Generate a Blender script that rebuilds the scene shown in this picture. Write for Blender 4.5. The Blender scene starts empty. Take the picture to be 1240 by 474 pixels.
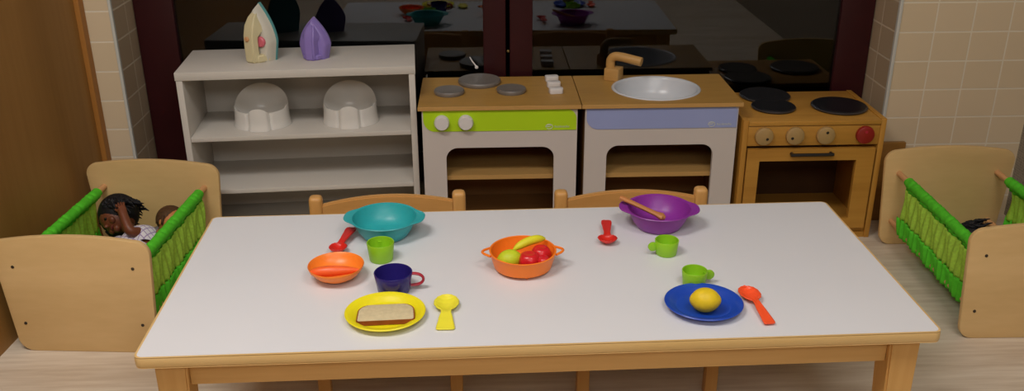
import bpy, bmesh, math, random
from math import sin, cos, pi, radians, sqrt, exp
from mathutils import Vector, Matrix

random.seed(7)
COL = bpy.context.scene.collection

# ------------------------------------------------------------------ materials
def lin(h):
    h = h.lstrip('#')
    out = []
    for i in (0, 2, 4):
        c = int(h[i:i+2], 16) / 255
        out.append(c/12.92 if c <= .04045 else ((c+.055)/1.055)**2.4)
    return (*out, 1)

def newmat(name):
    m = bpy.data.materials.new(name); m.use_nodes = True
    nt = m.node_tree
    return m, nt, nt.nodes['Principled BSDF']

def plain(name, col, rough=.5, spec=.5, var=.06, scale=40, bump=0.0, metal=0, sss=0, coat=0):
    m, nt, b = newmat(name)
    tc = nt.nodes.new('ShaderNodeTexCoord')
    n = nt.nodes.new('ShaderNodeTexNoise'); n.inputs['Scale'].default_value = scale
    nt.links.new(tc.outputs['Object'], n.inputs['Vector'])
    r = nt.nodes.new('ShaderNodeValToRGB')
    c = lin(col)
    r.color_ramp.elements[0].position = .3; r.color_ramp.elements[1].position = .7
    r.color_ramp.elements[0].color = (*[x*(1-var) for x in c[:3]], 1)
    r.color_ramp.elements[1].color = (*[min(1, x*(1+var)) for x in c[:3]], 1)
    nt.links.new(n.outputs['Fac'], r.inputs['Fac'])
    nt.links.new(r.outputs['Color'], b.inputs['Base Color'])
    b.inputs['Roughness'].default_value = rough
    b.inputs['Specular IOR Level'].default_value = spec
    b.inputs['Metallic'].default_value = metal
    b.inputs['Coat Weight'].default_value = coat
    if sss:
        b.inputs['Subsurface Weight'].default_value = sss
        b.inputs['Subsurface Scale'].default_value = .01
    if bump:
        bp = nt.nodes.new('ShaderNodeBump'); bp.inputs['Strength'].default_value = bump
        bp.inputs['Distance'].default_value = .002
        nt.links.new(n.outputs['Fac'], bp.inputs['Height']); nt.links.new(bp.outputs['Normal'], b.inputs['Normal'])
    return m

def wood(name, c1, c2, axis='x', scale=9, stretch=.07, rough=.45, fine=.35):
    m, nt, b = newmat(name)
    tc = nt.nodes.new('ShaderNodeTexCoord')
    mp = nt.nodes.new('ShaderNodeMapping')
    s = {'x': (stretch, 1, 1), 'y': (1, stretch, 1), 'z': (1, 1, stretch)}[axis]
    mp.inputs['Scale'].default_value = s
    nt.links.new(tc.outputs['Object'], mp.inputs['Vector'])
    n = nt.nodes.new('ShaderNodeTexNoise'); n.inputs['Scale'].default_value = scale
    n.inputs['Detail'].default_value = 5; n.inputs['Distortion'].default_value = .6
    n2 = nt.nodes.new('ShaderNodeTexNoise'); n2.inputs['Scale'].default_value = scale*9
    n2.inputs['Detail'].default_value = 3
    nt.links.new(mp.outputs['Vector'], n.inputs['Vector']); nt.links.new(mp.outputs['Vector'], n2.inputs['Vector'])
    mx = nt.nodes.new('ShaderNodeMath'); mx.operation = 'MULTIPLY_ADD'
    mx.inputs[1].default_value = fine
    sb = nt.nodes.new('ShaderNodeMath'); sb.operation = 'MULTIPLY'; sb.inputs[1].default_value = 1-fine
    nt.links.new(n.outputs['Fac'], sb.inputs[0])
    nt.links.new(n2.outputs['Fac'], mx.inputs[0]); nt.links.new(sb.outputs[0], mx.inputs[2])
    r = nt.nodes.new('ShaderNodeValToRGB')
    r.color_ramp.elements[0].position = .33; r.color_ramp.elements[1].position = .66
    r.color_ramp.elements[0].color = lin(c1); r.color_ramp.elements[1].color = lin(c2)
    nt.links.new(mx.outputs[0], r.inputs['Fac']); nt.links.new(r.outputs['Color'], b.inputs['Base Color'])
    b.inputs['Roughness'].default_value = rough; b.inputs['Specular IOR Level'].default_value = .35
    return m

def tiles(name, col, var, grout, bw, rh, axis, u0, v0, mort=.0025):
    """ceramic tiles: rows up z, columns along x or y of the object's own space"""
    m, nt, b = newmat(name)
    tc = nt.nodes.new('ShaderNodeTexCoord')
    sp = nt.nodes.new('ShaderNodeSeparateXYZ'); nt.links.new(tc.outputs['Object'], sp.inputs[0])
    cb = nt.nodes.new('ShaderNodeCombineXYZ')
    def sub(sock, v):
        a = nt.nodes.new('ShaderNodeMath'); a.operation = 'SUBTRACT'; a.inputs[1].default_value = v
        nt.links.new(sock, a.inputs[0]); return a.outputs[0]
    nt.links.new(sub(sp.outputs[axis], u0), cb.inputs[0])
    nt.links.new(sub(sp.outputs['Z'], v0), cb.inputs[1])
    br = nt.nodes.new('ShaderNodeTexBrick'); br.offset = 0; br.squash = 1
    br.inputs['Scale'].default_value = 1
    br.inputs['Brick Width'].default_value = bw; br.inputs['Row Height'].default_value = rh
    br.inputs['Mortar Size'].default_value = mort; br.inputs['Mortar Smooth'].default_value = .2
    br.inputs['Bias'].default_value = 0
    br.inputs['Color1'].default_value = lin(col); br.inputs['Color2'].default_value = lin(var)
    br.inputs['Mortar'].default_value = lin(grout)
    nt.links.new(cb.outputs[0], br.inputs['Vector'])
    nt.links.new(br.outputs['Color'], b.inputs['Base Color'])
    bp = nt.nodes.new('ShaderNodeBump'); bp.inputs['Strength'].default_value = .4; bp.inputs['Distance'].default_value = .002
    bp.invert = True
    nt.links.new(br.outputs['Fac'], bp.inputs['Height']); nt.links.new(bp.outputs['Normal'], b.inputs['Normal'])
    b.inputs['Roughness'].default_value = .35
    return m

def woven(name, c1, c2, scale):
    m, nt, b = newmat(name)
    tc = nt.nodes.new('ShaderNodeTexCoord')
    mp = nt.nodes.new('ShaderNodeMapping'); mp.inputs['Scale'].default_value = (1, 1, 1.3)
    nt.links.new(tc.outputs['Object'], mp.inputs['Vector'])
    v = nt.nodes.new('ShaderNodeTexVoronoi'); v.inputs['Scale'].default_value = scale; v.inputs['Randomness'].default_value = .25
    nt.links.new(mp.outputs['Vector'], v.inputs['Vector'])
    r = nt.nodes.new('ShaderNodeValToRGB')
    r.color_ramp.elements[0].position = .15; r.color_ramp.elements[1].position = .6
    r.color_ramp.elements[0].color = lin(c1); r.color_ramp.elements[1].color = lin(c2)
    nt.links.new(v.outputs['Distance'], r.inputs['Fac']); nt.links.new(r.outputs['Color'], b.inputs['Base Color'])
    b.inputs['Roughness'].default_value = .8
    return m

def plaid(name):
    m, nt, b = newmat(name)
    tc = nt.nodes.new('ShaderNodeTexCoord')
    mp = nt.nodes.new('ShaderNodeMapping'); mp.inputs['Rotation'].default_value = (0, 0, .5)
    nt.links.new(tc.outputs['Object'], mp.inputs['Vector'])
    br = nt.nodes.new('ShaderNodeTexBrick'); br.offset = 0
    br.inputs['Scale'].default_value = 1; br.inputs['Brick Width'].default_value = .013; br.inputs['Row Height'].default_value = .013
    br.inputs['Mortar Size'].default_value = .0012
    br.inputs['Color1'].default_value = lin('#d8d2d6'); br.inputs['Color2'].default_value = lin('#d2cdd2'); br.inputs['Mortar'].default_value = lin('#9a86ac')
    nt.links.new(mp.outputs['Vector'], br.inputs['Vector']); nt.links.new(br.outputs['Color'], b.inputs['Base Color'])
    b.inputs['Roughness'].default_value = .9
    return m

def glass(name):
    m, nt, b = newmat(name)
    nt.nodes.remove(b)
    out = [n for n in nt.nodes if n.type == 'OUTPUT_MATERIAL'][0]
    g = nt.nodes.new('ShaderNodeBsdfGlossy'); g.inputs['Roughness'].default_value = .015
    g.inputs['Color'].default_value = (.95, .97, 1, 1)
    t = nt.nodes.new('ShaderNodeBsdfTransparent'); t.inputs['Color'].default_value = (.55, .58, .6, 1)
    f = nt.nodes.new('ShaderNodeFresnel'); f.inputs['IOR'].default_value = 1.62
    mx = nt.nodes.new('ShaderNodeMixShader')
    nt.links.new(f.outputs[0], mx.inputs[0]); nt.links.new(t.outputs[0], mx.inputs[1]); nt.links.new(g.outputs[0], mx.inputs[2])
    nt.links.new(mx.outputs[0], out.inputs['Surface'])
    return m

M = dict(
    laminate=plain('white_laminate', '#dedfe3', .38, .4, .015, 3),
    beech=wood('beech', '#c89a58', '#d8ac6c', 'x', 10, .06),
    beech_v=wood('beech_upright', '#c79754', '#d8aa68', 'z', 10, .06),
    beech_e=wood('beech_edge', '#cfab6c', '#dcba82', 'x', 10, .06),
    chairwood=wood('chair_beech', '#c08b4a', '#cf9c5b', 'x', 10, .06, .35),
    chairwood_v=wood('chair_beech_upright', '#c4904f', '#d2a05f', 'z', 10, .06, .35),
    whiteboard=plain('white_melamine', '#cbc5bc', .45, .35, .02, 4),
    frontwhite=plain('white_front', '#c9c0ba', .42, .35, .015, 4),
    worktop=wood('worktop', '#a87f3d', '#b78d48', 'x', 14, .15, .45),
    worktop_e=wood('worktop_edge', '#b98d50', '#c69c5e', 'x', 14, .1, .45),
    carcass=wood('carcass_brown', '#8a6236', '#9c7142', 'x', 10, .1, .6),
    innershelf=wood('inner_shelf', '#b0884f', '#bf975b', 'x', 10, .1, .5),
    green=plain('apple_green', '#b2d81a', .45, .4, .03, 5),
    blue=plain('lavender_blue', '#97a2d0', .45, .4, .03, 5),
    greyburner=plain('grey_burner', '#76706a', .35, .5, .08, 60),
    whiteplastic=plain('white_plastic', '#dcd8d6', .3, .5, .01, 10),
    potty=plain('potty_plastic', '#d9d6d0', .25, .5, .01, 10),
    basin=plain('basin_plastic', '#ccd0d6', .25, .5, .01, 10),
    logo=plain('logo_white', '#c8cbc0', .5, .3, .01, 10),
    ovenwood=wood('oven_pine', '#a9762d', '#bf8c3c', 'x', 9, .08, .45),
    ovenwood_v=wood('oven_pine_upright', '#a8742b', '#bb8839', 'z', 9, .08, .45),
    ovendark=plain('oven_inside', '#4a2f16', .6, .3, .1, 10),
    black=plain('black_enamel', '#17171c', .3, .5, .1, 30),
    burnerrim=plain('burner_rim', '#55555a', .3, .6, .1, 30, metal=.6),
    knobwood=plain('knob_wood', '#a98a58', .5, .4, .06, 30),
    knobred=plain('knob_red', '#8e1f18', .45, .4, .06, 30),
    blackmetal=plain('black_metal', '#1d1a18', .35, .5, .05, 30),
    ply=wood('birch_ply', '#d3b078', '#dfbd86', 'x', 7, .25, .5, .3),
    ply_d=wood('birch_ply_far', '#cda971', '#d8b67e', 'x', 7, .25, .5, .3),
    dowel=wood('dowel', '#c79462', '#d8a677', 'y', 10, .06),
    screw=plain('screw_head', '#4d4740', .4, .5, .05, 30, metal=.7),
    gfab=plain('green_fabric', '#55c42c', .7, .2, .10, 60, .2),
    gnet=plain('green_netting', '#a4cf48', .8, .2, .14, 150, .3),
    teal=plain('turquoise_plastic', '#2ba6ab', .38, .5, .02, 10, sss=.05),
    purple=plain('purple_plastic', '#8c2f9c', .38, .5, .02, 10, sss=.05),
    orange=plain('orange_plastic', '#ff8422', .4, .5, .02, 10, sss=.05),
    orange2=plain('orange_bowl_plastic', '#ff8a2c', .35, .5, .02, 10, sss=.05),
    orangered=plain('orange_red_plastic', '#ff5a2c', .38, .5, .02, 10, sss=.05),
    carrot=plain('carrot_plastic', '#ff6a30', .38, .5, .05, 30),
    red=plain('red_plastic', '#d6281e', .35, .5, .03, 10),
    lime=plain('lime_plastic', '#93cc24', .4, .5, .02, 10, sss=.05),
    navy=plain('navy_plastic', '#2a2172', .25, .5, .03, 10),
    crimson=plain('crimson_plastic', '#b3283a', .35, .5, .03, 10),
    yellow=plain('yellow_plastic', '#f2e41a', .38, .5, .02, 10, sss=.05),
    yellow2=plain('pale_yellow_plastic', '#f0e63c', .38, .5, .02, 10, sss=.05),
    cobalt=plain('blue_plastic', '#1b47b4', .35, .5, .03, 10),
    crumb=plain('bread_crumb', '#cfc09a', .8, .2, .07, 120, .4),
    crust=plain('bread_crust', '#8d4a22', .7, .2, .12, 60),
    lemon=plain('lemon_skin', '#e6c722', .5, .4, .06, 60, .25),
    limefruit=plain('green_lemon_skin', '#c6d62a', .5, .4, .06, 60, .25),
    banana=plain('banana_skin', '#e0dc2c', .5, .4, .06, 40),
    tomato=plain('tomato_red', '#d4202a', .28, .5, .08, 60),
    stirwood=wood('stir_wood', '#b8763f', '#c98850', 'x', 14, .1),
    cream=plain('cream_plastic', '#cfc49c', .45, .4, .03, 10),
    paleiron=plain('pale_grey_plastic', '#c6c2b4', .45, .4, .03, 10),
    tealrim=plain('teal_rim', '#5b9a9a', .4, .4, .03, 10),
    pink=plain('pink_plastic', '#d56a78', .4, .4, .03, 10),
    peach=plain('peach_plastic', '#cf9a6a', .45, .4, .03, 10),
    violet=plain('violet_plastic', '#8976bb', .4, .45, .03, 10),
    violet_d=plain('violet_plastic_sole', '#8a7ab8', .4, .45, .03, 10),
    skin=plain('dark_brown_vinyl', '#6f3d26', .45, .4, .05, 20),
    skin2=plain('tan_vinyl', '#c27c46', .5, .4, .05, 20),
    hair=plain('black_hair', '#0e0c10', .6, .35, .3, 120, .6),
    hair2=plain('brown_hair', '#50351d', .7, .3, .3, 120, .6),
    plaid=plaid('plaid_cloth'),
    romper=plain('plain_cloth', '#8f8a88', .9, .2, .06, 60),
    eye=plain('eye_dark', '#120c0a', .2, .5, .02, 10),
    lip=plain('lip', '#6b2c26', .5, .4, .02, 10),
    wine=plain('dark_wine_frame', '#340e12', .45, .35, .1, 12),
    winedark=plain('dark_gap', '#0a0608', .6, .2, .1, 12),
    brass=plain('brass', '#8d7a4a', .4, .5, .05, 30, metal=.7),
    glass=glass('window_glass'),
    sidewood=wood('brown_wall_panel', '#8f6530', '#a0743c', 'z', 6, .05, .5, .3),
    sideedge=wood('panel_edge', '#9c672c', '#a97336', 'z', 6, .05, .5),
    strip=plain('corner_strip', '#c3c3bb', .4, .4, .02, 10),
    floor=None,
    ceiling=plain('ceiling_paint', '#dcd8d0', .9, .2, .02, 3),
    plaster=plain('wall_paint', '#b7a88e', .9, .2, .03, 3),
    rightwall=woven('grey_woven', '#6d6558', '#968d7e', 95),
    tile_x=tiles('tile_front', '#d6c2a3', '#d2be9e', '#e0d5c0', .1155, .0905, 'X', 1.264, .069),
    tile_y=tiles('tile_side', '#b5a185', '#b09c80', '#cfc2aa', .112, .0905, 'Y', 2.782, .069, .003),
    darkboard=wood('board_brown', '#8d632c', '#9b7036', 'x', 8, .1),
    night=plain('night_ground', '#0b0d10', .9, .1, .1, 3),
)

def floor_mat():
    m, nt, b = newmat('vinyl_floor')
    tc = nt.nodes.new('ShaderNodeTexCoord')
    mp = nt.nodes.new('ShaderNodeMapping'); mp.inputs['Scale'].default_value = (.09, 1, 1)
    nt.links.new(tc.outputs['Object'], mp.inputs['Vector'])
    n = nt.nodes.new('ShaderNodeTexNoise'); n.inputs['Scale'].default_value = 70; n.inputs['Detail'].default_value = 4
    n2 = nt.nodes.new('ShaderNodeTexNoise'); n2.inputs['Scale'].default_value = 9; n2.inputs['Detail'].default_value = 3
    nt.links.new(mp.outputs['Vector'], n.inputs['Vector']); nt.links.new(mp.outputs['Vector'], n2.inputs['Vector'])
    ad = nt.nodes.new('ShaderNodeMath'); ad.operation = 'ADD'
    nt.links.new(n.outputs['Fac'], ad.inputs[0]); nt.links.new(n2.outputs['Fac'], ad.inputs[1])
    hf = nt.nodes.new('ShaderNodeMath'); hf.operation = 'MULTIPLY'; hf.inputs[1].default_value = .5
    nt.links.new(ad.outputs[0], hf.inputs[0])
    r = nt.nodes.new('ShaderNodeValToRGB')
    r.color_ramp.elements[0].position = .36; r.color_ramp.elements[1].position = .62
    r.color_ramp.elements[0].color = lin('#c2b09a'); r.color_ramp.elements[1].color = lin('#dccfbc')
    nt.links.new(hf.outputs[0], r.inputs['Fac']); nt.links.new(r.outputs['Color'], b.inputs['Base Color'])
    b.inputs['Roughness'].default_value = .5
    return m
M['floor'] = floor_mat()

# ------------------------------------------------------------------ mesh helpers
def obj(name, bm, m, parent=None, smooth=False, loc=None, rot=None, angle=40):
    me = bpy.data.meshes.new(name)
    bmesh.ops.recalc_face_normals(bm, faces=bm.faces[:])
    bm.to_mesh(me); bm.free()
    o = bpy.data.objects.new(name, me); COL.objects.link(o)
    for x in (m if isinstance(m, (list, tuple)) else [m]): me.materials.append(x)
    if parent is not None: o.parent = parent
    if loc is not None: o.location = loc
    if rot is not None: o.rotation_euler = rot
    if smooth:
        me.polygons.foreach_set('use_smooth', [True]*len(me.polygons))
        try: me.set_sharp_from_angle(angle=radians(angle))
        except Exception: pass
    return o

def thing(name, label, cat, loc=(0, 0, 0), rotz=0, group=None):
    o = bpy.data.objects.new(name, None); COL.objects.link(o)
    o.location = loc; o.rotation_euler = (0, 0, rotz); o.empty_display_size = .05
    return tag(o, label, cat, group)

def tag(o, label, cat, group=None):
    o['label'] = label; o['category'] = cat
    if group: o['group'] = group
    return o

def struct(o):
    o['kind'] = 'structure'; return o

def copy_tree(root, loc, rotz, label):
    r = root.copy(); COL.objects.link(r); r.location = loc; r.rotation_euler = (0, 0, rotz); r['label'] = label
    for ch in list(root.children):
        c = ch.copy(); COL.objects.link(c); c.parent = r
        for g in list(ch.children):
            d = g.copy(); COL.objects.link(d); d.parent = c
    return r

def B(): return bmesh.new()

def box(bm, x0, x1, y0, y1, z0, z1, bev=0.0, seg=2):
    v = [bm.verts.new(p) for p in ((x0,y0,z0),(x1,y0,z0),(x1,y1,z0),(x0,y1,z0),(x0,y0,z1),(x1,y0,z1),(x1,y1,z1),(x0,y1,z1))]
    fs = [bm.faces.new([v[i] for i in q]) for q in ((0,3,2,1),(4,5,6,7),(0,1,5,4),(1,2,6,5),(2,3,7,6),(3,0,4,7))]
    if bev:
        es = list({e for f in fs for e in f.edges})
        bmesh.ops.bevel(bm, geom=es, offset=bev, segments=seg, profile=.5, affect='EDGES')
    return v

def boxo(name, m, parent, *a, bev=0.0, **k):
    bm = B(); box(bm, *a, bev=bev); return obj(name, bm, m, parent, smooth=bev > 0, **k)

def loop_pts(fn, n): return [fn(2*pi*i/n) for i in range(n)]

def rrect(x0, x1, z0, z1, r, n=6):
    """rounded rectangle outline; r = (bl, br, tr, tl)"""
    if not isinstance(r, (tuple, list)): r = (r,)*4
    pts = []
    for (cx, cz, rr, a0) in ((x0, z0, r[0], pi), (x1, z0, r[1], 1.5*pi), (x1, z1, r[2], 0), (x0, z1, r[3], .5*pi)):
        sx = 1 if cx == x0 else -1; sz = 1 if cz == z0 else -1
        if rr < 1e-5: pts.append((cx, cz)); continue
        ox, oz = cx+sx*rr, cz+sz*rr
        for i in range(n+1):
            a = a0 + .5*pi*i/n
            pts.append((ox+rr*cos(a), oz+rr*sin(a)))
    return pts

def plate(bm, outer, holes, d0, d1, plane='xz', bev=0.0):
    """flat board of given outline with holes; thickness from d0 to d1 along the third axis"""
    def P(u, v, d): return (u, d, v) if plane == 'xz' else (u, v, d) if plane == 'xy' else (d, u, v)
    edges = []; loops = []
    for lp in [outer]+list(holes):
        vs = [bm.verts.new(P(u, v, d0)) for u, v in lp]
        es = [bm.edges.new((vs[i], vs[(i+1) % len(vs)])) for i in range(len(vs))]
        edges += es; loops.append(vs)
    if holes:
        r = bmesh.ops.triangle_fill(bm, use_beauty=True, use_dissolve=False, edges=edges)
        faces = [g for g in r['geom'] if isinstance(g, bmesh.types.BMFace)]
    else:
        faces = [bm.faces.new(loops[0])]
    r = bmesh.ops.extrude_face_region(bm, geom=faces)
    nv = [g for g in r['geom'] if isinstance(g, bmesh.types.BMVert)]
    off = Vector(P(0, 0, d1))-Vector(P(0, 0, d0))
    for v in nv: v.co += off
    if bev:
        bmesh.ops.recalc_face_normals(bm, faces=bm.faces[:])
        es = [e for e in bm.edges if len(e.link_faces) == 2 and e.calc_face_angle(0) > .9]
        bmesh.ops.bevel(bm, geom=es, offset=bev, segments=2, profile=.5, affect='EDGES')

def lathe(bm, prof, n=40, fn=None, cap0=True, cap1=True, c=(0, 0, 0)):
    """prof: list of (r,z). fn(r,z,i,theta)->(x,y,z) optional"""
    rings = []
    for k, (r, z) in enumerate(prof):
        if r < 1e-6:
            rings.append([bm.verts.new((c[0], c[1], z+c[2]))]); continue
        ring = []
        for i in range(n):
            t = 2*pi*i/n
            p = (r*cos(t), r*sin(t), z) if fn is None else fn(r, z, k, t)
            ring.append(bm.verts.new((p[0]+c[0], p[1]+c[1], p[2]+c[2])))
        rings.append(ring)
    for a, b in zip(rings, rings[1:]):
        if len(a) == 1 and len(b) == 1: continue
        for i in range(n):
            j = (i+1) % n
            if len(a) == 1: bm.faces.new((a[0], b[i], b[j]))
            elif len(b) == 1: bm.faces.new((a[i], a[j], b[0]))
            else: bm.faces.new((a[i], a[j], b[j], b[i]))
    if cap0 and len(rings[0]) > 1: bm.faces.new(rings[0])
    if cap1 and len(rings[-1]) > 1: bm.faces.new(rings[-1][::-1])

def tube(bm, pts, rad, n=10, cap=True, flat=None):
    """swept tube along pts; rad float or list; flat=(a,b) elliptical scale"""
    pts = [Vector(p) for p in pts]
    rings = []; prev = None
    for i, p in enumerate(pts):
        t = (pts[min(i+1, len(pts)-1)]-pts[max(i-1, 0)]).normalized()
        if prev is None:
            up = Vector((0, 0, 1)) if abs(t.z) < .9 else Vector((0, 1, 0))
            u = t.cross(up).normalized()
        else:
            u = (prev - t*prev.dot(t)).normalized()
        prev = u; w = t.cross(u)
        r = rad[i] if isinstance(rad, (list, tuple)) else rad
        fa, fb = flat if flat else (1, 1)
        rings.append([bm.verts.new(p+u*(r*fa*cos(2*pi*k/n))+w*(r*fb*sin(2*pi*k/n))) for k in range(n)])
    for a, b in zip(rings, rings[1:]):
        for k in range(n):
            bm.faces.new((a[k], a[(k+1) % n], b[(k+1) % n], b[k]))
    if cap:
        bm.faces.new(rings[0][::-1]); bm.faces.new(rings[-1])

def arc(c, r, a0, a1, n, plane='xz'):
    out = []
    for i in range(n+1):
        a = a0+(a1-a0)*i/n
        if plane == 'xz': out.append((c[0]+r*cos(a), c[1], c[2]+r*sin(a)))
        elif plane == 'yz': out.append((c[0], c[1]+r*cos(a), c[2]+r*sin(a)))
        else: out.append((c[0]+r*cos(a), c[1]+r*sin(a), c[2]))
    return out

def sheet(bm, fn, nu, nv):
    g = [[bm.verts.new(fn(i/nu, j/nv)) for j in range(nv+1)] for i in range(nu+1)]
    for i in range(nu):
        for j in range(nv):
            bm.faces.new((g[i][j], g[i+1][j], g[i+1][j+1], g[i][j+1]))

def solid(o, th, off=0):
    m = o.modifiers.new('thick', 'SOLIDIFY'); m.thickness = th; m.offset = off; return o

def sub(o, lv=2):
    m = o.modifiers.new('sub', 'SUBSURF'); m.levels = lv; m.render_levels = lv; return o

def ellipsoid(bm, c, r, n=16, rot=None, fn=None):
    prof = [(sin(pi*i/n), -cos(pi*i/n)) for i in range(n+1)]
    def f(rr, z, k, t):
        p = Vector((rr*cos(t), rr*sin(t), z))
        if fn: p = fn(p)
        p = Vector((p.x*r[0], p.y*r[1], p.z*r[2]))
        if rot: p = rot @ p
        return p
    start = len(bm.verts)
    rings = []
    tot = 2*n
    for k, (rr, z) in enumerate(prof):
        if k in (0, n): rings.append([bm.verts.new(Vector(c)+f(0, z, k, 0))])
        else: rings.append([bm.verts.new(Vector(c)+f(rr, z, k, 2*pi*i/tot)) for i in range(tot)])
    for a, b in zip(rings, rings[1:]):
        for i in range(tot):
            j = (i+1) % tot
            if len(a) == 1: bm.faces.new((a[0], b[i], b[j]))
            elif len(b) == 1: bm.faces.new((a[i], a[j], b[0]))
            else: bm.faces.new((a[i], a[j], b[j], b[i]))

# ------------------------------------------------------------------ camera
H, PITCH, YAW, ROLL, F = 1.2853, radians(23.1268), radians(2.0127), radians(.1985), 1144.45
def ray(X, U):
    X, U = X*cos(-ROLL)-U*sin(-ROLL), X*sin(-ROLL)+U*cos(-ROLL)
    Y = cos(PITCH)+U*sin(PITCH); Z = -sin(PITCH)+U*cos(PITCH)
    return Vector((X*cos(-YAW)-Y*sin(-YAW), X*sin(-YAW)+Y*cos(-YAW), Z))
fwd = ray(0, 0); right = ray(1, 0)-fwd; up = ray(0, 1)-fwd
cam = bpy.data.cameras.new('camera'); co = bpy.data.objects.new('camera', cam); COL.objects.link(co)
mw = Matrix((right, up, -fwd)).transposed().to_4x4(); mw.translation = (0, 0, H)
co.matrix_world = mw
cam.sensor_fit = 'HORIZONTAL'; cam.sensor_width = 36; cam.lens = F/1240*36
cam.clip_start = .02; cam.clip_end = 100
bpy.context.scene.camera = co

# ------------------------------------------------------------------ room
YT = 2.78                      # face of the tiled wall
XL, XR = -1.068, 1.264         # window niche
YN = 3.25                      # outer face of the niche
XW = 1.72                      # right wall
def lwx(y): return -1.2 + (y-2.05)*.045/.73   # brown side panel runs slightly askew
bm = B(); box(bm, -2.2, XW+.1, -2.6, 3.3, -.06, 0); struct(obj('floor', bm, M['floor']))
bm = B(); box(bm, -2.2, XW+.1, -2.6, 3.3, 2.6, 2.66); struct(obj('ceiling', bm, M['ceiling']))
bm = B(); box(bm, -2.2, XW+.1, -2.66, -2.6, 0, 2.6); struct(obj('wall_rear', bm, M['plaster']))
bm = B(); box(bm, XW, XW+.1, -2.6, YT, 0, 2.6); struct(obj('wall_right', bm, M['rightwall']))
bm = B()
v = [bm.verts.new((lwx(y)+dx, y, z)) for y in (-2.6, YT-.001) for dx in (0, -.08) for z in (0, 2.6)]
for q in ((0,1,5,4),(2,6,7,3),(1,3,7,5),(0,4,6,2),(0,2,3,1),(4,5,7,6)): bm.faces.new([v[i] for i in q])
struct(obj('wall_left', bm, M['sidewood']))
bm = B(); box(bm, lwx(YT-.02)-.002, lwx(YT-.02)+.014, YT-.035, YT, 0, 2.6, .003); struct(obj('trim_1', bm, M['sideedge']))
# tiled window wall: left pier, right pier, lintel
bm = B()
def tile_box(x0, x1, z0, z1):
    v = box(bm, x0, x1, YT, YN, z0, z1)
tile_box(-1.6, XL, 0, 2.6); tile_box(XR, XW+.1, 0, 2.6); tile_box(XL, XR, 2.05, 2.6)
box(bm, XL, XR, 3.03, YN, 0, .08)
bm.faces.ensure_lookup_table(); bm.normal_update()
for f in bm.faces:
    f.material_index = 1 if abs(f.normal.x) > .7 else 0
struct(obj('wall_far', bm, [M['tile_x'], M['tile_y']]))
bm = B(); box(bm, XL-.006, XL+.003, YT-.004, YT+.010, 0, 2.05, .002); struct(obj('trim_2', bm, M['strip']))
bm = B(); box(bm, XR-.003, XR+.007, YT-.004, YT+.010, 0, 2.05, .002); struct(obj('trim_3', bm, M['strip']))
# dark ground outside the window
bm = B(); box(bm, -6, 6, 3.3, 12, -.3, -.25); struct(obj('ground_outside', bm, M['night']))

# windows
TILT = 0.0; Y0 = 2.957
def window(name, x0, x1, latch):
    r = bpy.data.objects.new(name, None); COL.objects.link(r); r.location = (0, Y0, .08); r.rotation_euler = (TILT, 0, 0)
    struct(r); r.empty_display_size = .05
    (a0, a1), (b0, b1) = x0, x1
    bm = B()
    box(bm, a0, a1, -.003, .04, 0, 1.96, .004); box(bm, b0, b1, -.003, .04, 0, 1.96, .004)
    box(bm, a1, b0, .004, .036, 0, .09, .003); box(bm, a1, b0, .004, .036, 1.87, 1.96, .003)
    obj('window_frame', bm, M['wine'], r, True)
    bm = B(); box(bm, a1, b0, .012, .018, .09, 1.87); obj('pane', bm, M['glass'], r)
    if latch:
        bm = B(); tube(bm, [(-.030, .006, .425), (-.022, .002, .412), (-.0135, -.004, .402), (-.0095, -.006, .397)], [.0018, .002, .0022, .003], 8)
        ellipsoid(bm, (-.0085, -.007, .394), (.006, .005, .006), 8)
        obj('latch', bm, M['whiteplastic'], r, True)
    return r
w1 = window('window_1', (XL+.002, -.945), (.014, .086), True)
w2 = window('window_2', (.098, .171), (1.155, XR-.002), False)
bm = B(); ellipsoid(bm, (.093, -.004, .445), (.005, .005, .005), 8); obj('stay', bm, M['brass'], w2, True)

# ------------------------------------------------------------------ play table
S_T, TOP = 1.21, .3722           # the table and its dishes are laid out in table units; real size follows here
def full_size(roots, lift):
    seen = set()
    for r in roots:
        for o in [r]+list(r.children_recursive):
            if o.data is not None and o.data.name not in seen:
                seen.add(o.data.name); o.data.transform(Matrix.Scale(S_T, 4))
            for md in o.modifiers:
                if md.type == 'SOLIDIFY': md.thickness *= S_T
            o.location = o.location*S_T
        r.location.z += lift
        if r.data is not None and r.location.xy.length < 1e-6:      # put the origin at the thing itself
            vs = [v.co for v in r.data.vertices]
            c = Vector((sum(v.x for v in vs)/len(vs), sum(v.y for v in vs)/len(vs), min(v.z for v in vs)))
            r.data.transform(Matrix.Translation(-c)); r.location += c
T = thing('play_table', 'long low play table with white top and beech edges, set with toy dishes', 'table', (.0879, 1.4486, 0), radians(1.1))
TZ = TOP/S_T; hw, hd = .6, .2455
bm = B(); plate(bm, rrect(-hw-.0005, hw+.0005, -hd-.0005, hd+.0005, .009, 5), [], TZ-.012, TZ, 'xy'); obj('tabletop', bm, M['laminate'], T)
bm = B()
plate(bm, rrect(-hw-.0045, hw+.0045, -hd-.0045, hd+.0045, .013, 5), [rrect(-hw, hw, -hd, hd, .0088, 5)], TZ-.0185, TZ-.0004, 'xy', .004)
obj('edge_band', bm, M['beech_e'], T, True)
bm = B(); plate(bm, rrect(-hw+.004, hw-.004, -hd+.004, hd-.004, .006, 4), [], TZ-.0183, TZ-.0125, 'xy'); obj('underside', bm, M['beech'], T)
az0, az1 = TZ-.0675, TZ-.0190
for (a, m) in (((-hw+.065, hw-.065, -hd+.024, -hd+.042), 'beech'), ((-hw+.065, hw-.065, hd-.042, hd-.024), 'beech'), ((-hw+.024, -hw+.042, -hd+.07, hd-.07), 'beech'), ((hw-.042, hw-.024, -hd+.07, hd-.07), 'beech')):
    boxo('apron', M[m], T, *a, az0, az1, bev=.002)
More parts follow.
